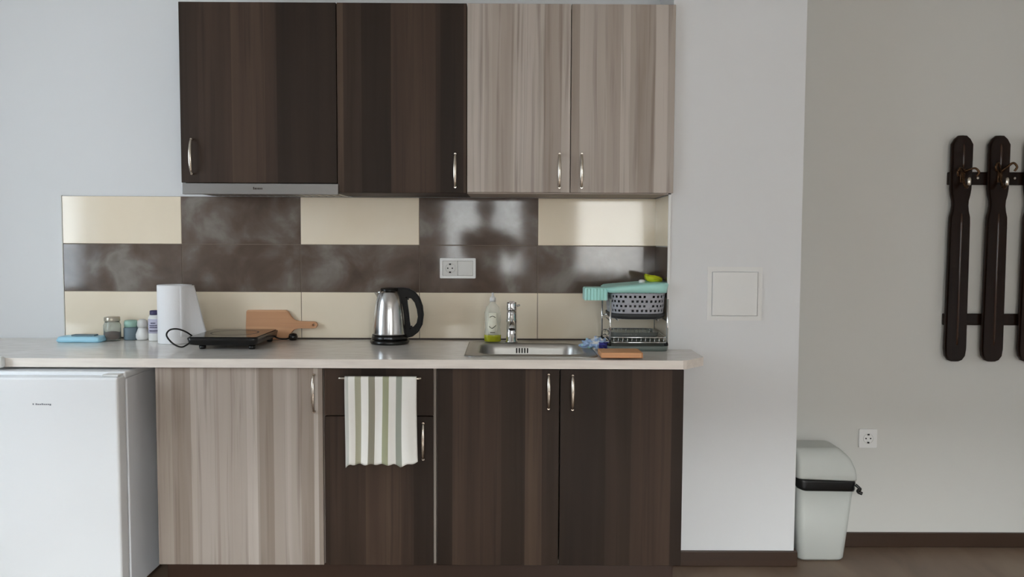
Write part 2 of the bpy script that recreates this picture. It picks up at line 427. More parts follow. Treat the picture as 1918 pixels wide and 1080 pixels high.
# lower cabinets
a = thing('base_cabinet', 'pale ash base cabinet with one wide door beside the fridge', 'cabinet', (-.971, -.28, ZB), 'base cabinets under the worktop')
carcass(a, -1.268, -.674, YD+.018, -.004, ZB, ZT)
d = door(a, -1.271, -.676, ZB, ZT-.003, YD, 'light'); bow(d, -.705, .664, .806, YD)
b = thing('base_cabinet', 'dark brown narrow base cabinet with drawer, towel bar and door below', 'cabinet', (-.471, -.28, ZB), 'base cabinets under the worktop')
carcass(b, -.671, -.272, YD+.018, -.004, ZB, ZT)
d = door(b, -.669, -.281, .655, ZT-.003, YD, 'dark', 'drawer'); hbar(d, -.612, -.322, .793, YD)
obj('drawer_box', box(-.65, -.295, YD+.02, -.08, .675, .80), 'carc', b)
d = door(b, -.669, -.281, ZB, .6515, YD, 'dark'); bow(d, -.316, .495, .634, YD)
c = thing('base_cabinet', 'dark brown base cabinet with two doors under the sink', 'cabinet', (.168, -.28, ZB), 'base cabinets under the worktop')
carcass(c, -.270, .600, YD+.018, -.004, ZB, ZT, 'carc', top=False)
d = door(c, -.2675, .1695, ZB, ZT-.003, YD, 'dark'); bow(d, .131, .68, .81, YD)
d = door(c, .1735, .6145, ZB, ZT-.003, YD, 'dark'); bow(d, .2165, .677, .807, YD)
tag(obj('plinth', box(-1.262, .596, -.515, -.499, .001, ZB-.002, .001), 'plinth'), 'brown kickboard running under the base cabinets', 'kickboard')

# upper cabinets
UZ = 2.176
a = thing('wall_cabinet', 'dark brown wall cabinet above the cooker hood, leftmost', 'cabinet', (-.967, -.15, 1.50), 'wall cabinets above the tiles')
carcass(a, -1.264, -.671, YU+.018, .004, 1.50, UZ, 'darkcarc')
d = door(a, -1.266, -.6715, 1.497, UZ, YU, 'dark'); bow(d, -1.2225, 1.525, 1.665, YU)
b = thing('wall_cabinet', 'dark brown wall cabinet between the hood cabinet and pale cabinet', 'cabinet', (-.421, -.15, 1.46), 'wall cabinets above the tiles')
carcass(b, -.669, -.176, YU+.018, -.0005, 1.461, UZ, 'darkcarc')
d = door(b, -.6685, -.1765, 1.462, UZ, YU, 'dark'); bow(d, -.219, 1.48, 1.614, YU)
c = thing('wall_cabinet', 'pale ash two-door wall cabinet beside the white pillar', 'cabinet', (.215, -.15, 1.46), 'wall cabinets above the tiles')
carcass(c, -.174, .602, YU+.018, -.0005, 1.461, UZ, 'carc')
d = door(c, -.1735, .2195, 1.466, UZ, YU, 'light'); bow(d, .179, 1.48, 1.616, YU)
d = door(c, .2225, .617, 1.466, UZ, YU, 'light'); bow(d, .264, 1.48, 1.616, YU)

# cooker hood
t = thing('cooker_hood', 'slim stainless steel cooker hood under the left dark cabinet', 'hood', (-.965, -.15, 1.45))
bm = box(-1.258, -.672, -.288, -.001, 1.462, 1.498, .002); obj('hood_body', bm, 'hood', t)
f = obj('front_strip', box(-1.262, -.666, -.315, -.289, 1.453, 1.4945, .002), 'hood', t)
bm = bmesh.new()
for k, (x, w) in enumerate([(-.9905, .004), (-.985, .006), (-.9775, .004), (-.972, .005), (-.9655, .004), (-.9595, .004)]):
    bx(bm, x, x+w, -.3155, -.3148, 1.4715, 1.478+(.003 if k == 0 else 0))
obj('lettering', bm, 'darkcarc', f)
bm = bmesh.new()
for k in range(18): bx(bm, -1.22+k*.031, -1.20+k*.031, -.25, -.05, 1.4585, 1.4625)
obj('grease_filter', bm, 'steel', t)

# ------------------------------------------------------------------ worktop with sink cut-out
SX0, SX1, SY0, SY1 = -.175, .315, -.525, -.065
outer = [(-2.3, -.001), (-2.3, -.588), (.607, -.588), (.620, -.582), (.700, -.497), (.7, -.291), (.6025, -.291), (.6025, -.001)]
bm = prism(bmesh.new(), [outer, rrect(SX0+.012, SX1-.012, SY0+.012, SY1-.012, .04)], 'z', .8285, .86)
bmesh.ops.recalc_face_normals(bm, faces=bm.faces)
for f in bm.faces:
    if abs(f.normal.z) < .5: f.material_index = 1
o = obj('worktop', bm, ['top', 'topedge'])
tag(o, 'long pale grey stone-look kitchen worktop with chamfered right corner', 'worktop')
# fillet strip (dark joint) at the back of the worktop
struct('trim_3', box(-1.888, .602, -.006, -.0003, .8603, .866), 'darkcarc')

# sink
t = thing('kitchen_sink', 'inset stainless steel sink with a single rounded bowl', 'sink', ((SX0+SX1)/2, -.3, .86))
BX0, BX1, BY0, BY1 = -.122, .268, -.475, -.155
def rr(x0, x1, y0, y1, r, z): return [(x, y, z) for x, y in rrect(x0, x1, y0, y1, r, 8)]
bm = bmesh.new()
rings = [rr(SX0, SX1, SY0, SY1, .045, .8602), rr(SX0+.001, SX1-.001, SY0+.001, SY1-.001, .045, .8635), rr(SX0+.006, SX1-.006, SY0+.006, SY1-.006, .042, .8648),
         rr(SX0+.014, SX1-.014, SY0+.014, SY1-.014, .036, .8622), rr(BX0-.012, BX1+.012, BY0-.012, BY1+.012, .07, .8625),
         rr(BX0-.004, BX1+.004, BY0-.004, BY1+.004, .066, .8645), rr(BX0, BX1, BY0, BY1, .062, .860),
         rr(BX0+.004, BX1-.004, BY0+.004, BY1-.004, .06, .84), rr(BX0+.012, BX1-.012, BY0+.012, BY1-.012, .058, .74),
         rr(BX0+.03, BX1-.03, BY0+.03, BY1-.03, .05, .712), rr(BX0+.08, BX1-.08, BY0+.08, BY1-.08, .04, .706)]
loft(bm, rings, cap0=False); obj('basin', bm, 'steel', t, solid=.0008)
bm = bmesh.new()
for k in range(5): bx(bm, .018+k*.011, .0235+k*.011, BY1-.0075, BY1-.0035, .826, .846, .001)
obj('overflow_slots', bm, 'hole', t)
bm = lathe(bmesh.new(), [(0, .7075), (.03, .7075), (.042, .709), (.045, .7065)], .07, -.31); obj('drain', bm, 'chrome', t)

# tap
t = thing('mixer_tap', 'chrome mixer tap behind the sink bowl', 'tap', (0, -.1, .863))
bm = lathe(bmesh.new(), [(.0, .8635), (.027, .8635), (.027, .868), (.0225, .872), (.0215, .945), (.0235, .948), (.0235, .956), (.0215, .959), (.0215, .985), (.02, .99), (0, .99)], 0, -.1)
obj('tap_body', bm, 'chrome', t)
bm = tube(bmesh.new(), spline([(0, -.108, .925), (0, -.15, .945), (0, -.21, .955), (0, -.262, .95), (0, -.275, .935)]), .0125, 16); obj('spout', bm, 'chrome', t)
bm = lathe(bmesh.new(), [(0, .991), (.021, .991), (.022, 1.0), (.021, 1.022), (.019, 1.028), (0, 1.029)], 0, -.1)
rings = [[(x, -.1-dy, z) for x, z in ((-.011, 1.022-.0*dy), (.011, 1.022), (.011, 1.030), (-.011, 1.030))] for dy in (0, .03, .07)]
rings[2] = [(x, y, z+.008) for x, y, z in rings[2]]
loft(bm, rings, smooth=False)
tube(bm, [(.018, -.1, 1.012), (.034, -.1, 1.016)], .004, 8)
obj('lever', bm, 'chrome', t)

# soap bottle
X, Yb = -.078, -.098
t = thing('dish_soap_bottle', 'clear dish soap bottle with yellow-green liquid and label left of tap', 'bottle', (X, Yb, .8645))
def oval(rx, ry, z, n=28): return [(X+rx*math.cos(2*PI*k/n), Yb+ry*math.sin(2*PI*k/n), z) for k in range(n)]
bm = loft(bmesh.new(), [oval(rx, rx*.6, z) for rx, z in ((.030, .8648), (.0335, .868), (.034, .90), (.031, .925), (.0335, .955), (.033, .985), (.026, 1.008), (.013, 1.022), (.011, 1.032))])
obj('bottle_body', bm, 'clearpl', t)
bm = loft(bmesh.new(), [oval(rx, rx*.625, z) for rx, z in ((.031, .8655), (.0345, .868), (.0347, .893), (.0345, .8935))]); obj('soap_liquid', bm, 'soap', t)
bm = loft(bmesh.new(), [oval(rx, .0216*k, z) for rx, z, k in ((.026, .896, 1.06), (.026, .925, 1.02), (.026, .955, 1.06), (.025, .985, 1.04))]); lb = obj('bottle_label', bm, 'label', t)
bm = bmesh.new()
tube(bm, spline([(X-.014, Yb-.020, .93), (X-.002, Yb-.0232, .922), (X+.014, Yb-.020, .934)]), .0016, 6)
obj('label_print', bm, 'ink', lb)
obj('label_print', tube(bmesh.new(), spline([(X-.012, Yb-.0210, .967), (X, Yb-.0235, .972), (X+.012, Yb-.0210, .966)]), .0014, 6), 'ink', lb)
obj('label_print', box(X-.010, X+.010, Yb-.0240, Yb-.0205, .903, .906), 'ink', lb)
bm = lathe(bmesh.new(), [(0, 1.03), (.0125, 1.03), (.0125, 1.043), (.009, 1.05), (.005, 1.052), (.005, 1.066), (0, 1.067)], X, Yb); obj('cap', bm, 'white', t)

# ------------------------------------------------------------------ kettle
KX, KY = -.497, -.135
t = thing('electric_kettle', 'stainless steel electric kettle with black handle and base', 'kettle', (KX, KY, .86))
obj('power_base', lathe(bmesh.new(), [(0, .861), (.077, .861), (.079, .865), (.079, .873), (.074, .879), (0, .879)], KX, KY), 'black', t)
bm = lathe(bmesh.new(), [(0, .8795), (.072, .8795), (.0735, .884), (.071, .898), (.0, .898)], KX, KY)
lw = obj('lower_band', bm, 'black', t)
bm = bmesh.new()
for k in range(6): bx(bm, KX-.012+k*.0055, KX-.0085+k*.0055, KY-.0740, KY-.0715, .886, .891)
obj('lettering', bm, 'grey', lw)
bm = lathe(bmesh.new(), [(.0, .8985), (.0695, .8985), (.0695, .904), (.068, .93), (.0665, .95), (.063, .99), (.0575, 1.025), (.050, 1.052), (.0425, 1.068), (.038, 1.075), (0, 1.075)], KX, KY, 64)
obj('kettle_body', bm, 'ksteel', t)
obj('lid', lathe(bmesh.new(), [(0, 1.0755), (.037, 1.0755), (.0375, 1.081), (.034, 1.086), (.01, 1.089), (0, 1.089)], KX, KY), 'black', t)
bm = bmesh.new()
sec = [(.035, 1.035, .006), (.050, 1.052, .012), (.058, 1.066, .016), (.062, 1.073, .018)]
rings = []
for r0, z, w in sec:
    rings.append([(KX-r0, KY, z-.006), (KX-r0+.02, KY-w, z), (KX-r0+.03, KY-w, z+.001), (KX-r0+.03, KY+w, z+.001), (KX-r0+.02, KY+w, z)])
loft(bm, rings); obj('spout', bm, 'ksteel', t)
out = [(.020, 1.088), (.055, 1.089), (.080, 1.085), (.103, 1.073), (.123, 1.049), (.135, 1.015), (.139, .978), (.134, .938), (.117, .907), (.094, .889), (.070, .883), (.052, .885), (.060, .93), (.056, .98), (.048, 1.03), (.03, 1.07)]
hole = [(.072, 1.045), (.088, 1.045), (.102, 1.028), (.111, 1.0), (.115, .97), (.110, .945), (.098, .93), (.086, .926), (.082, .95), (.079, .985), (.075, 1.015)]
bm = prism(bmesh.new(), [[(KX+x, z) for x, z in out], [(KX+x, z) for x, z in hole]], 'y', KY-.012, KY+.012, bev=.006)
obj('handle', bm, 'handle', t)

# ------------------------------------------------------------------ paper towel roll
RX, RY = -1.370, -.135
t = thing('paper_towel_roll', 'white paper towel roll standing upright with a loose sheet', 'paper towel', (RX, RY, .86))
bm = lathe(bmesh.new(), [(.02, .861), (.066, .861), (.0668, .864), (.0668, 1.092), (.066, 1.096), (.02, 1.096), (.02, 1.0)], RX, RY, 56, closed=True)
obj('roll', bm, 'paper', t)
bm = bmesh.new(); nu, nv = 12, 14; G = []
for j in range(nv+1):
    v = j/nv; z = 1.094-.205*v; L = .004+.05*v
    row = []
    for i in range(nu+1):
        u = i/nu
        # starts tangent to the roll on its front-right side, swings out to the right
        a = -.9+.9*min(1, u*1.6); px = RX+.0672*math.cos(a); py = RY+.0672*math.sin(a)
        if u > .3:
            q = (u-.3)/.7; px = RX+.0675*math.cos(-.35)+(.01+L)*q; py = RY-.024+.03*q
        row.append(bm.verts.new((px, py, z)))
    G.append(row)
for j in range(nv):
    for i in range(nu): bm.faces.new((G[j][i], G[j][i+1], G[j+1][i+1], G[j+1][i])).smooth = True
obj('loose_sheet', bm, 'paper', t, solid=.0008)

# ------------------------------------------------------------------ hot plate
t = thing('hot_plate', 'flat black portable electric hot plate with cord', 'hot plate', (-1.105, -.22, .86))
bm = bmesh.new()
loft(bm, [rr(-1.215, -.995, -.335, -.075, .02, .874), rr(-1.237, -.975, -.355, -.058, .02, .880), rr(-1.242, -.970, -.36, -.055, .02, .903), rr(-1.240, -.972, -.358, -.057, .02, .906)])
obj('housing', bm, 'black', t)
bm = loft(bmesh.new(), [rr(-1.234, -.978, -.352, -.063, .012, .9062), rr(-1.234, -.978, -.352, -.063, .012, .909)]); gp = obj('glass_top', bm, 'glassblack', t)
bm = lathe(bmesh.new(), [(.088, .9092), (.0905, .9094), (.093, .9092)], -1.106, -.2, 48); obj('heating_ring', bm, 'darkgrey', gp)
for x in (-1.19, -1.0):
    for y in (-.325, -.09): obj('foot', lathe(bmesh.new(), [(0, .8605), (.011, .8605), (.013, .865), (.013, .8765), (0, .8765)], x, y, 16), 'black', t)
obj('power_cord', tube(bmesh.new(), spline([(-1.235, -.33, .885), (-1.26, -.35, .870), (-1.29, -.36, .885), (-1.313, -.36, .915), (-1.305, -.35, .935), (-1.28, -.34, .938), (-1.255, -.32, .925), (-1.238, -.29, .902)]), .0032, 8), 'black', t)
bm = tube(bmesh.new(), spline([(-.985, -.09, .885), (-.965, -.08, .872), (-.94, -.06, .868), (-.93, -.045, .870)]), .0035, 8)
obj('cord_end', bm, 'black', t)
bm = bmesh.new()
lathe(bm, [(0, .861), (.014, .862), (.0185, .868), (.019, .878), (.015, .888), (0, .892)], -.913, -.052, 20)
obj('plug', bm, 'black', t)

# ------------------------------------------------------------------ cutting board
out = [(-1.118, .8615), (-1.118, .980), (-1.112, .984), (-.952, .984), (-.940, .976), (-.930, .960), (-.915, .944), (-.895, .938), (-.835, .937), (-.823, .934), (-.817, .923), (-.823, .911), (-.835, .908), (-.895, .908), (-.915, .902), (-.930, .885), (-.938, .870), (-.945, .8615)]
hole = [(-.833+.005*math.cos(2*PI*k/10), .9225+.005*math.sin(2*PI*k/10)) for k in range(10)]
bm = prism(bmesh.new(), [out, hole], 'y', -.035, -.020, bev=.002)
for v in bm.verts: v.co.y += (v.co.z-.86)*.15
t = thing('cutting_board', 'wooden cutting board with handle leaning on the cream tiles', 'cutting board', (-1.0, -.03, .8615))
obj('board', bm, 'board', t)

# ------------------------------------------------------------------ small things at the left end
t = thing('flat_packet', 'light blue flat packet at the left end of worktop', 'packet', (-1.78, -.13, .86))
bm = loft(bmesh.new(), [rr(-1.842, -1.672, -.155, -.085, .012, .8608), rr(-1.848, -1.666, -.16, -.08, .014, .868), rr(-1.842, -1.672, -.155, -.085, .014, .882), rr(-1.838, -1.676, -.151, -.089, .012, .8835)])
obj('packet_body', bm, 'blueh', t)
obj('packet_top', box(-1.80, -1.705, -.125, -.09, .8835, .889, .002), 'slate', t)
JX, JY = -1.655, -.075
t = thing('spice_jar', 'glass jar with metal lid and brown contents beside blue packet', 'jar', (JX, JY, .86))
obj('jar_body', lathe(bmesh.new(), [(0, .861), (.031, .861), (.0335, .865), (.0335, .925), (.029, .935), (.027, .94), (.0255, .94), (.0275, .934), (.0315, .924), (.0315, .866), (.0, .864)], JX, JY), 'glass', t)
obj('contents', lathe(bmesh.new(), [(0, .8645), (.031, .8665), (.031, .890), (.02, .894), (0, .893)], JX, JY), 'spice', t)
obj('lid', lathe(bmesh.new(), [(0, .9405), (.030, .9405), (.031, .943), (.031, .956), (.029, .959), (0, .959)], JX, JY), 'lidm', t)
JX, JY = -1.590, -.048
t = thing('small_jar', 'small mint-green lidded jar between glass jar and white shaker', 'jar', (JX, JY, .86))
obj('jar_body', lathe(bmesh.new(), [(0, .861), (.026, .861), (.0285, .865), (.0285, .910), (.024, .914), (0, .914)], JX, JY), 'slate', t)
obj('lid', lathe(bmesh.new(), [(0, .9145), (.026, .9145), (.0265, .935), (.023, .942), (0, .943)], JX, JY), 'mint', t)
JX, JY = -1.540, -.052
t = thing('salt_shaker', 'small white waisted shaker between mint jar and lavender bottle', 'shaker', (JX, JY, .86))
obj('shaker_body', lathe(bmesh.new(), [(0, .861), (.021, .861), (.026, .870), (.0265, .885), (.020, .902), (.0165, .912), (0, .912)], JX, JY), 'white', t)
obj('shaker_cap', lathe(bmesh.new(), [(0, .9125), (.0185, .9125), (.021, .925), (.019, .940), (.01, .947), (0, .948)], JX, JY), 'offwhite', t)
JX, JY = -1.476, -.075
t = thing('supplement_bottle', 'lavender and white bottle with dark cap beside paper towel roll', 'bottle', (JX, JY, .86))
obj('bottle_body', lathe(bmesh.new(), [(0, .861), (.026, .861), (.0275, .865), (.0275, .955), (.022, .966), (.02, .968), (0, .968)], JX, JY), 'white', t)
lb = obj('bottle_label', lathe(bmesh.new(), [(.0277, .893), (.0281, .893), (.0281, .952), (.0277, .952)], JX, JY), 'purple', t)
bm = bmesh.new()
for z, w in ((.933, .010), (.923, .016), (.915, .016), (.9015, .018)):
    for k in range(7):
        a = -PI/2+(k-3)*.16*w/.016
        a2 = a+.12*w/.016
        vs = [bm.verts.new((JX+.0286*math.cos(q), JY+.0286*math.sin(q), zz)) for q, zz in ((a, z), (a2, z), (a2, z+.0045), (a, z+.0045))]
        bm.faces.new(vs)
obj('label_print', bm, 'navy', lb, solid=.0003)
obj('cap', lathe(bmesh.new(), [(0, .9685), (.021, .9685), (.0215, .971), (.0215, .983), (.019, .986), (0, .986)], JX, JY), 'navy', t)
# unidentified white rounded object at the extreme left of the worktop edge
bm = bmesh.new(); bx(bm, -1.868, -1.785, -.617, -.589, .828, .868, .009, 4)
tag(obj('edge_object', bm, 'white', smooth=True), 'unidentified rounded white object on worktop front edge at far left', 'clip')

# ------------------------------------------------------------------ fridge
FX0, FX1 = -1.86, -1.350
t = thing('mini_fridge', 'white under-counter fridge at the left end of the worktop', 'fridge', (-1.605, -.4, 0))
obj('fridge_body', box(FX0, FX1, -.615, -.10, .03, .795, .004), 'fridgeside', t)
bm = box(FX0-.002, FX1+.002, -.628, -.10, .7955, .8195, .006, 3); obj('top_panel', bm, 'fridge', t)
bm = box(FX0, FX1, -.685, -.625, .045, .808, .008, 3)
d = obj('door', bm, 'fridge', t)
bm = bmesh.new()
bx(bm, -1.641, -1.637, -.6858, -.6848, .7130, .7185)
for k in range(8): bx(bm, -1.631+k*.0068, -1.6258+k*.0068, -.6858, -.6848, .7130 if k < 7 else .711, .7185-(.0015 if k not in (0, 3) else 0))
obj('lettering', bm, 'grey', d)
obj('door_gasket', box(FX0+.01, FX1-.008, -.6245, -.6155, .05, .79), 'grey', t)
obj('hinge_cover', box(FX1-.06, FX1-.004, -.670, -.629, .8085, .8155, .002), 'white', t)
for x in (FX0+.04, FX1-.04):
    for y in (-.58, -.14): obj('foot', lathe(bmesh.new(), [(0, .001), (.018, .001), (.018, .03), (0, .03)], x, y, 16), 'black', t)

# ------------------------------------------------------------------ towel on the bar
t = thing('kitchen_towel', 'white kitchen towel with olive stripes hanging from the drawer bar', 'towel', (-.463, -.6, .49))
TX0, TX1, TB = -.590, -.337, YD-.031
def towel_layer(ysgn, zbot, name, amp, ph):
    bm = bmesh.new(); uvl = bm.loops.layers.uv.new('UVMap'); nx, nz = 64, 40; G = []
    for j in range(nz+1):
        v = j/nz; row = []
        for i in range(nx+1):
            u = i/nx
            x = TX0+(TX1-TX0)*u+.004*math.sin(v*2.2+u*5)*v
            if v < .05:
                a = (v/.05)*PI/2; y = TB+ysgn*.0072*math.sin(a); z = .7935+.0072*math.cos(a)
            else:
                q = (v-.05)/.95
                zb = zbot(u); z = .7935+(zb-.7935)*q
                y = TB+ysgn*(.0072)+(-1)*amp*q**.7*(.5+.5*math.sin(u*23+ph+.6*math.sin(3*q)))
            row.append((bm.verts.new((x, y, z)), u))
        G.append(row)
    for j in range(nz):
        for i in range(nx):
            q = [G[j][i], G[j][i+1], G[j+1][i+1], G[j+1][i]]
            f = bm.faces.new([k[0] for k in q]); f.smooth = True
            for lp, k in zip(f.loops, q): lp[uvl].uv = (min(.999, k[1]), 0)
    return obj(name, bm, 'towel', t, solid=.0018)
towel_layer(-1, lambda u: .489+.0025*math.sin(u*38)-(.008*max(0, 1-abs(u-.78)/.09))+(.008*max(0, (u-.87)/.13))-(.012*max(0, 1-u/.07)), 'front_layer', .009, 0)
towel_layer(1, lambda u: .500-.006*math.sin(u*20), 'back_layer', .004, 1.5)

# ------------------------------------------------------------------ sockets and hatch
def schuko(parent, cx, cz, y, r=.0195):
    bm = bmesh.new()
    n = 36
    rg = []
    for rad, yy in ((r+.0015, y), (r+.0015, y-.0012), (r, y-.0012), (r-.001, y+.004), (0.0005, y+.004)):
        rg.append([(cx+rad*math.cos(2*PI*k/n), yy, cz+rad*math.sin(2*PI*k/n)) for k in range(n)])
    loft(bm, rg, cap0=False); s = obj('socket_well', bm, 'offwhite', parent)
    bm = bmesh.new()
    for dx in (-.0095, .0095):
        rg = [[(cx+dx+.003*math.cos(2*PI*k/12), yy, cz+.003*math.sin(2*PI*k/12)) for k in range(12)] for yy in (y+.003, y-.0002)]
        loft(bm, rg)
    for dz in (-.017, .017): bx(bm, cx-.004, cx+.004, y-.0022, y+.003, cz+dz-.003, cz+dz+.003)
    obj('contacts', bm, 'hole', s)
t = thing('double_socket', 'white double-gang socket plate on the brown marbled tiles', 'socket', (-.2275, -.005, 1.12))
bm = prism(bmesh.new(), [rrect(-.303, -.152, 1.121, 1.206, .004), rrect(-.292, -.163, 1.132, 1.195, .002)], 'y', -.011, -.0004, bev=.001)
obj('frame', bm, 'white', t)
obj('insert', box(-.2915, -.2285, -.009, -.0005, 1.1325, 1.1945, .0015), 'offwhite', t); schuko(t, -.26, 1.1635, -.0105)
obj('blank_insert', box(-.2275, -.1635, -.0092, -.0005, 1.1325, 1.1945, .0025), 'offwhite', t)
t = thing('wall_socket', 'single white wall socket above the waste bin', 'socket', (1.493, -.08, .42))
obj('frame', prism(bmesh.new(), [rrect(1.455, 1.531, .423, .502, .005)], 'y', -.088, -.0784, bev=.0015), 'white', t)
schuko(t, 1.493, .4625, -.0895)
t = thing('access_hatch', 'small square white access hatch on the white pillar', 'hatch', (.862, -.295, .975))
obj('frame', prism(bmesh.new(), [rrect(.758, .972, .975, 1.184, .002), rrect(.775, .955, .992, 1.166, .002)], 'y', -.2945, -.2903, bev=.001), 'white', t)
dd = obj('hatch_door', box(.7775, .9525, -.2985, -.2906, .9945, 1.1635, .0015), 'white', t)

# ------------------------------------------------------------------ dish rack
RX0, RX1, RY0, RY1 = .378, .598, -.335, -.055
t = thing('dish_rack', 'two-tier chrome wire dish rack with drip tray beside the pillar', 'dish rack', (.488, -.195, .86))
bm = bmesh.new()
loft(bm, [rr(RX0-.008, RX1, RY0-.012, RY1+.01, .02, .8608), rr(RX0-.012, RX1+.003, RY0-.018, RY1+.014, .022, .880), rr(RX0-.008, RX1-.001, RY0-.014, RY1+.01, .02, .880), rr(RX0, RX1-.006, RY0-.006, RY1+.004, .02, .866)])
obj('drip_tray', bm, 'tray', t)
for (x, y) in ((RX0, RY0), (RX1, RY0), (RX0, RY1), (RX1, RY1)):
    obj('post', tube(bmesh.new(), [(x, y, .868), (x, y, 1.06)], .0035, 10), 'chrome', t)
def wire_shelf(z, depth, name):
    bm = bmesh.new()
    for zz in (z, z+depth): tube(bm, [(x, y, zz) for x, y in rrect(RX0, RX1, RY0, RY1, .012, 4)], .0022, 8, closed=True)
    for k in range(12):
        x = RX0+.014+(RX1-RX0-.028)*k/11
        tube(bm, [(x, RY0, z+depth), (x, RY0, z), (x, RY1, z), (x, RY1, z+depth)], .0013, 6)
    return obj(name, bm, 'chrome', t)
wire_shelf(.892, .02, 'lower_shelf')
for k in (.41, .565): obj('crossbar', tube(bmesh.new(), [(k, RY0+.02, .9755), (k, RY1-.01, .9755)], .002, 8), 'chrome', t)
for x in (RX0, RX1): obj('side_rail', tube(bmesh.new(), [(x, RY0, .9755), (x, RY1, .9755)], .0025, 8), 'chrome', t)
obj('back_rail', tube(bmesh.new(), [(RX0, RY1, .9755), (RX1, RY1, .9755)], .0025, 8), 'chrome', t)
for x in (RX0-.004, RX1-.004): obj('foot', lathe(bmesh.new(), [(0, .8805), (.008, .8805), (.008, .889), (0, .889)], x, RY0, 12), 'black', t)

# glass dish on lower shelf
bm = bmesh.new()
loft(bm, [rr(.40, .578, -.24, -.08, .03, .896), rr(.392, .586, -.25, -.07, .035, .921), rr(.397, .581, -.245, -.075, .033, .921), rr(.405, .573, -.235, -.085, .03, .899)])
tag(obj('glass_dish', bm, 'glass'), 'clear glass oven dish on the lower tier of the dish rack', 'dish')

# grey perforated basket
t = thing('storage_basket', 'grey perforated plastic basket on top of the dish rack', 'basket', (.49, -.2, .978))
BXc, BYc = .4915, -.2
def supell(rx, ry, a, p=3.4):
    c, s = math.cos(a), math.sin(a)
    return (BXc+rx*abs(c)**(2/p)*(1 if c > 0 else -1), BYc+ry*abs(s)**(2/p)*(1 if s > 0 else -1))
n = 90
bm = bmesh.new(); G = []
nz = 11
# angles spaced by equal arc length
sa = [supell(1, 1.15, 2*PI*k/2000) for k in range(2001)]
cum = [0]
for k in range(2000): cum.append(cum[-1]+math.dist(sa[k], sa[k+1]))
angs = []; j = 0
for k in range(n):
    while cum[j] < cum[-1]*k/n: j += 1
    angs.append(2*PI*j/2000)
zs = [.981+.10*q/nz for q in range(nz+1)]
for z in zs:
    q = (z-.981)/.10
    G.append([bm.verts.new((*supell(.104+.008*q, .118+.008*q, a), z)) for a in angs])
for j in range(nz):
    for k in range(n):
        row = j-3
        hole = 0 <= row <= 6 and row % 2 == 0 and (k+row//2) % 2 == 0 and k % 9 != 8
        if hole: continue
        bm.faces.new((G[j][k], G[j][(k+1) % n], G[j+1][(k+1) % n], G[j+1][k])).smooth = True
bm.faces.new(G[0][::-1])
obj('basket_wall', bm, 'basket', t, solid=.002)
bm = bmesh.new()
loft(bm, [[(*supell(r, r+.014, a), z) for a in angs[::2]] for r, z in ((.095, .984), (.099, 1.02), (.102, 1.06), (.097, 1.06), (.092, .99))])
obj('dark_liner', bm, 'darkgrey', t)  # dark liner added inside so the wall's holes look shaded
bm = bmesh.new()
loft(bm, [[(*supell(r, r2, a), z) for a in angs[::2]] for r, r2, z in ((.08, .095, .9775), (.104, .119, .981), (.111, .126, .990), (.1125, .1275, 1.000), (.107, .121, 1.002))])
obj('basket_base', bm, 'darkgrey', t)

# teal tray with ribbed left end, lying over the basket
t = thing('draining_tray', 'teal plastic tray with ribbed left end on grey basket', 'tray', (.45, -.2, 1.082))
bm = bmesh.new()
loft(bm, [rr(.372, .600, -.325, -.07, .03, 1.0825), rr(.366, .606, -.333, -.062, .035, 1.097), rr(.374, .598, -.325, -.07, .032, 1.103), rr(.42, .56, -.28, -.12, .03, 1.106)])
for v in bm.verts: v.co.z += max(0, v.co.x-.37)*(.085 if v.co.z > 1.09 else 0)
obj('tray_body', bm, 'teal', t)
bm = bmesh.new()
pts = []
for k in range(15):
    x = .282+.088*k/14; pts.append((x, -.300-(.004 if k % 2 else 0)))
outl = pts+[(.370, -.20), (.29, -.20), (.282, -.21)]
prism(bm, [outl], 'z', 1.052, 1.096)
obj('ribbed_end', bm, 'teal', t)
bm = bmesh.new()
loft(bm, [rr(.283, .40, -.296, -.204, .01, 1.0963), rr(.285, .40, -.294, -.206, .01, 1.1005)])
obj('arm', bm, 'teal', t)
obj('knob', lathe(bmesh.new(), [(0, 1.1165), (.010, 1.1165), (.013, 1.121), (.012, 1.127), (.006, 1.130), (0, 1.1305)], .512, -.24, 20), 'white', t)
# lime sponge
bm = bmesh.new()
loft(bm, [[(.535, -.25, 1.1225), (.596, -.25, 1.1225), (.600, -.18, 1.1225), (.535, -.17, 1.1225)], [(.527, -.252, 1.150), (.565, -.252, 1.148), (.604, -.21, 1.136), (.530, -.168, 1.152)]])
bmesh.ops.bevel(bm, geom=bm.edges[:], offset=.005, segments=3, affect='EDGES')
tag(obj('sponge', bm, 'lime', smooth=True), 'lime yellow sponge lying on the teal tray', 'sponge')

# crumpled blue and white packet in front of rack, dark scourer
from mathutils import noise
def crumple(cx, cy, z0, rx, ry, rz, amp, f, seed, name, m, parent=None, sel=None):
    bm = bmesh.new(); bmesh.ops.create_icosphere(bm, subdivisions=4, radius=1)
    for v in bm.verts:
        d = v.co.normalized(); k = 1+amp*noise.noise(d*f+Vector((seed, 0, 0)))
        p = d*k; v.co = Vector((cx+p.x*rx, cy+p.y*ry, max(z0, z0+rz*.85+p.z*rz)))
    if sel:
        for fc in bm.faces: fc.material_index = sel(fc.calc_center_median())
    return obj(name, bm, m, parent, smooth=True)
t = thing('crumpled_wrapper', 'crumpled blue and white plastic wrapper right of the sink bowl', 'wrapper', (.33, -.31, .865))
crumple(.340, -.315, .8655, .030, .026, .021, .7, 2.6, 3, 'wrapper', ['paleblue', 'blue', 'white'], t, sel=lambda c: 1 if (c.x > .335 and c.z < .893 and c.y < -.32) else (2 if noise.noise(c*60) > .15 else 0))
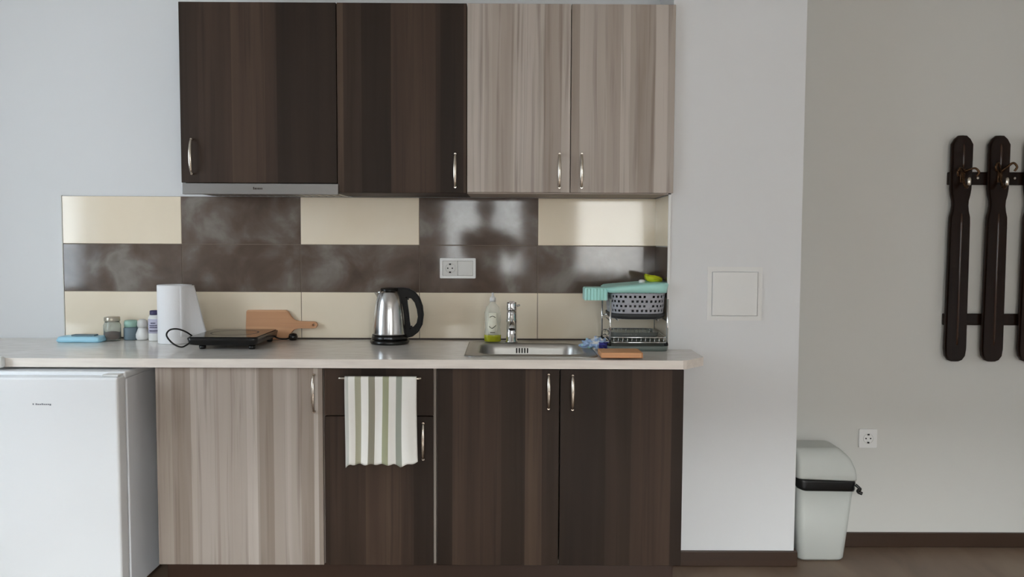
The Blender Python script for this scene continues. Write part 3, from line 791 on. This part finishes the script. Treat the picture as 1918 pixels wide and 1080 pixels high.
crumple(.300, -.290, .8655, .026, .018, .017, .8, 2.2, 9, 'wrapper_tail', ['paleblue', 'teal'], t, sel=lambda c: 1 if noise.noise(c*50) > .2 else 0)
o = crumple(.352, -.235, .8605, .018, .022, .022, .5, 4, 14, 'scourer', 'darkgrey'); tag(o, 'dark scourer between blue wrapper and dish rack', 'scourer')
# wooden block
t = thing('wooden_board', 'small orange wooden board lying in front of the dish rack', 'board', (.385, -.47, .865))
obj('board', box(.318, .463, -.570, -.45, .8652, .8845, .002), 'block', t)
obj('end_edge', box(.4635, .4665, -.569, -.451, .8655, .8842, .001), 'block', t)

# ------------------------------------------------------------------ waste bin
t = thing('waste_bin', 'grey swing-lid waste bin with black bag beside the pillar', 'bin', (1.255, -.19, 0))
bm = bmesh.new(); 
def br(x0, x1, y0, y1, r, z): return [(x, y, z) for x, y in rrect(x0, x1, y0, y1, r, 6)]
loft(bm, [br(1.165, 1.338, -.238, -.110, .025, .002), br(1.157, 1.345, -.246, -.104, .028, .012), br(1.141, 1.372, -.264, -.098, .03, .31)])
obj('bin_body', bm, 'bin', t)
bm = bmesh.new()
rings = []
for z, g_ in ((.290, .0015), (.300, .004), (.312, .003), (.325, .005), (.336, .002)):
    ring = br(1.140-g_+.004, 1.373+g_, -.265-g_, -.097+g_-.003, .03, z)
    rings.append([(x, y, zz+.012*max(0, (1.22-x)/.1)+.002*math.sin(x*90)) for x, y, zz in ring])
loft(bm, rings)
bb = obj('bin_bag', bm, 'bag', t)
obj('bag_knot', tube(bmesh.new(), spline([(1.370, -.262, .318), (1.384, -.270, .305), (1.380, -.268, .292), (1.394, -.272, .285)]), [.006]*8+[.008]*8+[.007]*9, 8), 'bag', bb)
bm = bmesh.new()
# domed swing lid: profile extruded through y, front face bows out
top = [(1.137, .338), (1.380, .338), (1.380, .352), (1.376, .385), (1.366, .412), (1.350, .432), (1.328, .447), (1.305, .456), (1.285, .459), (1.137, .459)]
low = .345
rings = []
LX = [(.33, 1.379), (.36, 1.376), (.38, 1.371), (.40, 1.363), (.417, 1.355), (.430, 1.345), (.441, 1.333), (.450, 1.324), (.456, 1.316), (.459, 1.308)]
def lid_x(z):
    for (a, xa), (b, xb) in zip(LX, LX[1:]):
        if z <= b: return xa+(xb-xa)*(z-a)/(b-a)
    return LX[-1][1]
for z, ins in ((.334, .004), (.340, 0), (.36, .0), (.38, .001), (.40, .004), (.417, .007), (.430, .012), (.441, .018), (.450, .026), (.456, .034), (.459, .044)):
    xr = lid_x(z)
    ring = br(1.1365, xr, -.272+ins*1.0, -.095-ins*.3, .02, z)
    rings.append([(x, y, zz+(.012*max(0, (1.22-x)/.1) if z < .345 else 0)) for x, y, zz in ring])
loft(bm, rings); obj('swing_lid', bm, 'bin', t)

# ------------------------------------------------------------------ coat rack
t = thing('coat_rack', 'dark varnished wooden coat rack with bronze hooks', 'coat rack', (2.05, -.08, .79))
for z0, z1 in ((1.517, 1.570), (.940, .988)):
    obj('rail', box(1.787, 2.36, -.097, -.0785, z0, z1, .004), 'rack', t)
def slat(cx):
    half = [(.0, 1.716), (.017, 1.715), (.032, 1.702), (.0445, 1.680), (.0445, 1.62), (.0435, 1.50), (.040, 1.475), (.0345, 1.452), (.0335, 1.432), (.036, 1.41), (.042, 1.385), (.043, 1.36), (.044, 1.20), (.045, 1.0), (.046, .845), (.042, .815), (.030, .798), (.015, .792), (0, .7915)]
    lp = [(cx+x, z) for x, z in half]+[(cx-x, z) for x, z in half[-2:0:-1]]
    s = obj('slat', prism(bmesh.new(), [lp], 'y', -.121, -.0975, bev=.007), 'rack', t)
    bd = tube(bmesh.new(), [(cx+.004, -.1185, 1.40), (cx+.004, -.1205, 1.36), (cx+.004, -.1205, .90), (cx+.004, -.1185, .86)], .0045, 10)
    obj('highlight_bead', bd, 'rackg', s)  # raised line added to draw a highlight down the slat
    bd = tube(bmesh.new(), [(cx+.004, -.1185, 1.68), (cx+.004, -.1205, 1.66), (cx+.004, -.1205, 1.60), (cx+.004, -.1185, 1.585)], .0045, 10)
    obj('highlight_bead', bd, 'rackg', s)  # same added highlight line on the slat's head
    return s
def hook(s, cx, side, up):
    bm = bmesh.new(); z = 1.545
    tube(bm, spline([(cx-.004, -.125, z+.02), (cx-.004, -.138, z-.012), (cx-.004, -.158, z-.043), (cx-.004, -.176, z-.030), (cx-.004, -.178, z-.012)]), .0055, 10)
    for d in (-1, 1):
        tube(bm, spline([(cx, -.125, z+.022), (cx+d*.015, -.145, z+.030+up*.5), (cx+d*.030*side, -.160, z+.034+up), (cx+d*.043*side, -.165, z+.018+up), (cx+d*.036*side, -.160, z+.002+up)]), .0045, 10)
    bx(bm, cx-.010, cx+.010, -.126, -.1212, z-.02, z+.035, .002)
    h = obj('hook', bm, 'bronze', s, smooth=True)
    obj('hook_tip', lathe(bmesh.new(), [(0, z-.038), (.006, z-.034), (.0075, z-.024), (.0075, z-.012), (.005, z-.004), (0, z-.003)], cx-.004, -.181, 14), 'nickel', s)
for k, cx in enumerate((1.829, 1.981, 2.133, 2.285)):
    s = slat(cx); hook(s, cx, 1.0, 0 if k % 2 == 0 else .022)
for cx in (1.905, 2.057, 2.209): obj('screw', tube(bmesh.new(), [(cx, -.0965, 1.545), (cx, -.0995, 1.545)], .005, 12), 'nickel', t)

# ------------------------------------------------------------------ the photographer (seen only as a reflection in the tiles)
def skin_obj(name, m, verts, edges, radii, parent, rootv=0, sub=2):
    me = bpy.data.meshes.new(name); off = root_loc(parent)
    me.from_pydata([Vector(v)-off for v in verts], edges, []); me.materials.append(M[m])
    o = bpy.data.objects.new(name, me); C.objects.link(o); o.parent = parent
    sk = o.modifiers.new('skin', 'SKIN'); sk.use_smooth_shade = True
    lay = me.skin_vertices[0] if me.skin_vertices else None
    if lay is None:
        bpy.context.view_layer.objects.active = o; bpy.ops.mesh.customdata_skin_add(); lay = me.skin_vertices[0]
    for i, r in enumerate(radii):
        lay.data[i].radius = (r, r) if not isinstance(r, tuple) else r; lay.data[i].use_root = (i == rootv)
    ss = o.modifiers.new('sub', 'SUBSURF'); ss.levels = ss.render_levels = sub
    return o
PX, PY = -.22, -3.98
p = thing('person', 'person in dark shirt and trousers photographing the kitchen, reflected in tiles', 'person', (PX, PY, 0))
V = []; E = []; R = []
def add(v, r, link=None):
    V.append(v); R.append(r)
    if link is not None: E.append((link, len(V)-1))
    return len(V)-1
pel = add((PX, PY, .90), (.13, .10)); wa = add((PX, PY, 1.02), (.12, .09), pel); ch = add((PX, PY, 1.20), (.15, .10), wa); up = add((PX, PY, 1.33), (.10, .07), ch)
nk = add((PX, PY, 1.41), .052, up); hd0 = add((PX, PY+.01, 1.47), (.062, .075), nk); hd1 = add((PX, PY+.015, 1.54), (.075, .09), hd0); hd2 = add((PX, PY, 1.61), (.055, .065), hd1)
for s in (-1, 1):
    hp = add((PX+s*.09, PY, .85), .085, pel); kn = add((PX+s*.10, PY+.015, .48), .056, hp); an = add((PX+s*.11, PY-.02, .09), .036, kn); ft = add((PX+s*.11, PY+.03, .035), .032, an); add((PX+s*.12, PY+.14, .03), .03, ft)
    sh = add((PX+s*.17, PY, 1.32), .055, up)
    el = add((PX+s*.20+.03, PY+.14, 1.13), .042, sh)
    hx = -.016+s*.07
    wr = add((hx+s*.03, -3.60, 1.24), .026, el); pm = add((hx+s*.01, -3.555, 1.265), (.034, .018), wr)
    for k in range(4):
        z = 1.245+.02*k
        f1 = add((hx-s*.005, -3.530, z), .0088, pm); f2 = add((hx-s*.018, -3.519, z+.001), .008, f1); add((hx-s*.030, -3.526, z+.002), .0072, f2)
    th = add((hx-s*.015, -3.552, 1.285), .0095, pm); add((hx-s*.035, -3.540, 1.295), .008, th)
skin_obj('body', 'skin', V, E, R, p)
SV = []; SE = []; SR = []
def add2(v, r, link=None):
    SV.append(v); SR.append(r)
    if link is not None: SE.append((link, len(SV)-1))
    return len(SV)-1
a0 = add2((PX, PY, .88), (.155, .12)); a1 = add2((PX, PY, 1.02), (.145, .11), a0); a2 = add2((PX, PY, 1.2), (.17, .12), a1); a3 = add2((PX, PY, 1.345), (.12, .085), a2)
for s in (-1, 1):
    b1 = add2((PX+s*.17, PY, 1.325), .072, a3); b2 = add2((PX+s*.195+.025, PY+.11, 1.165), .062, b1)
skin_obj('shirt', 'shirt', SV, SE, SR, p)
SV = []; SE = []; SR = []
a0 = add2((PX, PY, .92), (.145, .11))
for s in (-1, 1):
    b1 = add2((PX+s*.09, PY, .83), .10, a0); b2 = add2((PX+s*.10, PY+.012, .48), .075, b1); add2((PX+s*.11, PY-.015, .11), .062, b2)
skin_obj('trousers', 'trouser', SV, SE, SR, p)
bm = bmesh.new(); bmesh.ops.create_uvsphere(bm, u_segments=24, v_segments=16, radius=1)
for v in bm.verts:
    q = v.co.copy(); v.co = Vector((PX+q.x*.088, PY-.012+q.y*.10, 1.585+q.z*.085 - (.03 if q.z < 0 and q.y < .2 else 0)))
bmesh.ops.delete(bm, geom=[v for v in bm.verts if v.co.y > PY+.03 and v.co.z < 1.60], context='VERTS')
obj('hair', bm, 'hair', p, solid=.006, smooth=True)
for s in (-1, 1):
    bm = bmesh.new()
    bmesh.ops.create_uvsphere(bm, u_segments=10, v_segments=8, radius=.011, matrix=Matrix.Translation((PX+s*.03, PY+.092, 1.545)))
    obj('eye', bm, 'white', p, smooth=True)
obj('nose', loft(bmesh.new(), [[(PX-.012, PY+.09, 1.50), (PX+.012, PY+.09, 1.50), (PX, PY+.125, 1.505)], [(PX-.005, PY+.088, 1.55), (PX+.005, PY+.088, 1.55), (PX, PY+.098, 1.55)]]), 'skin', p)
t = thing('smartphone', 'black smartphone held up by the person taking the photograph', 'phone', (-.016, -3.523, 1.247))
obj('phone_body', box(-.092, .060, -3.527, -3.519, 1.247, 1.322, .003), 'black', t)
obj('lens', tube(bmesh.new(), [(-.040, -3.519, 1.295), (-.040, -3.5175, 1.295)], .006, 14), 'glassblack', t)
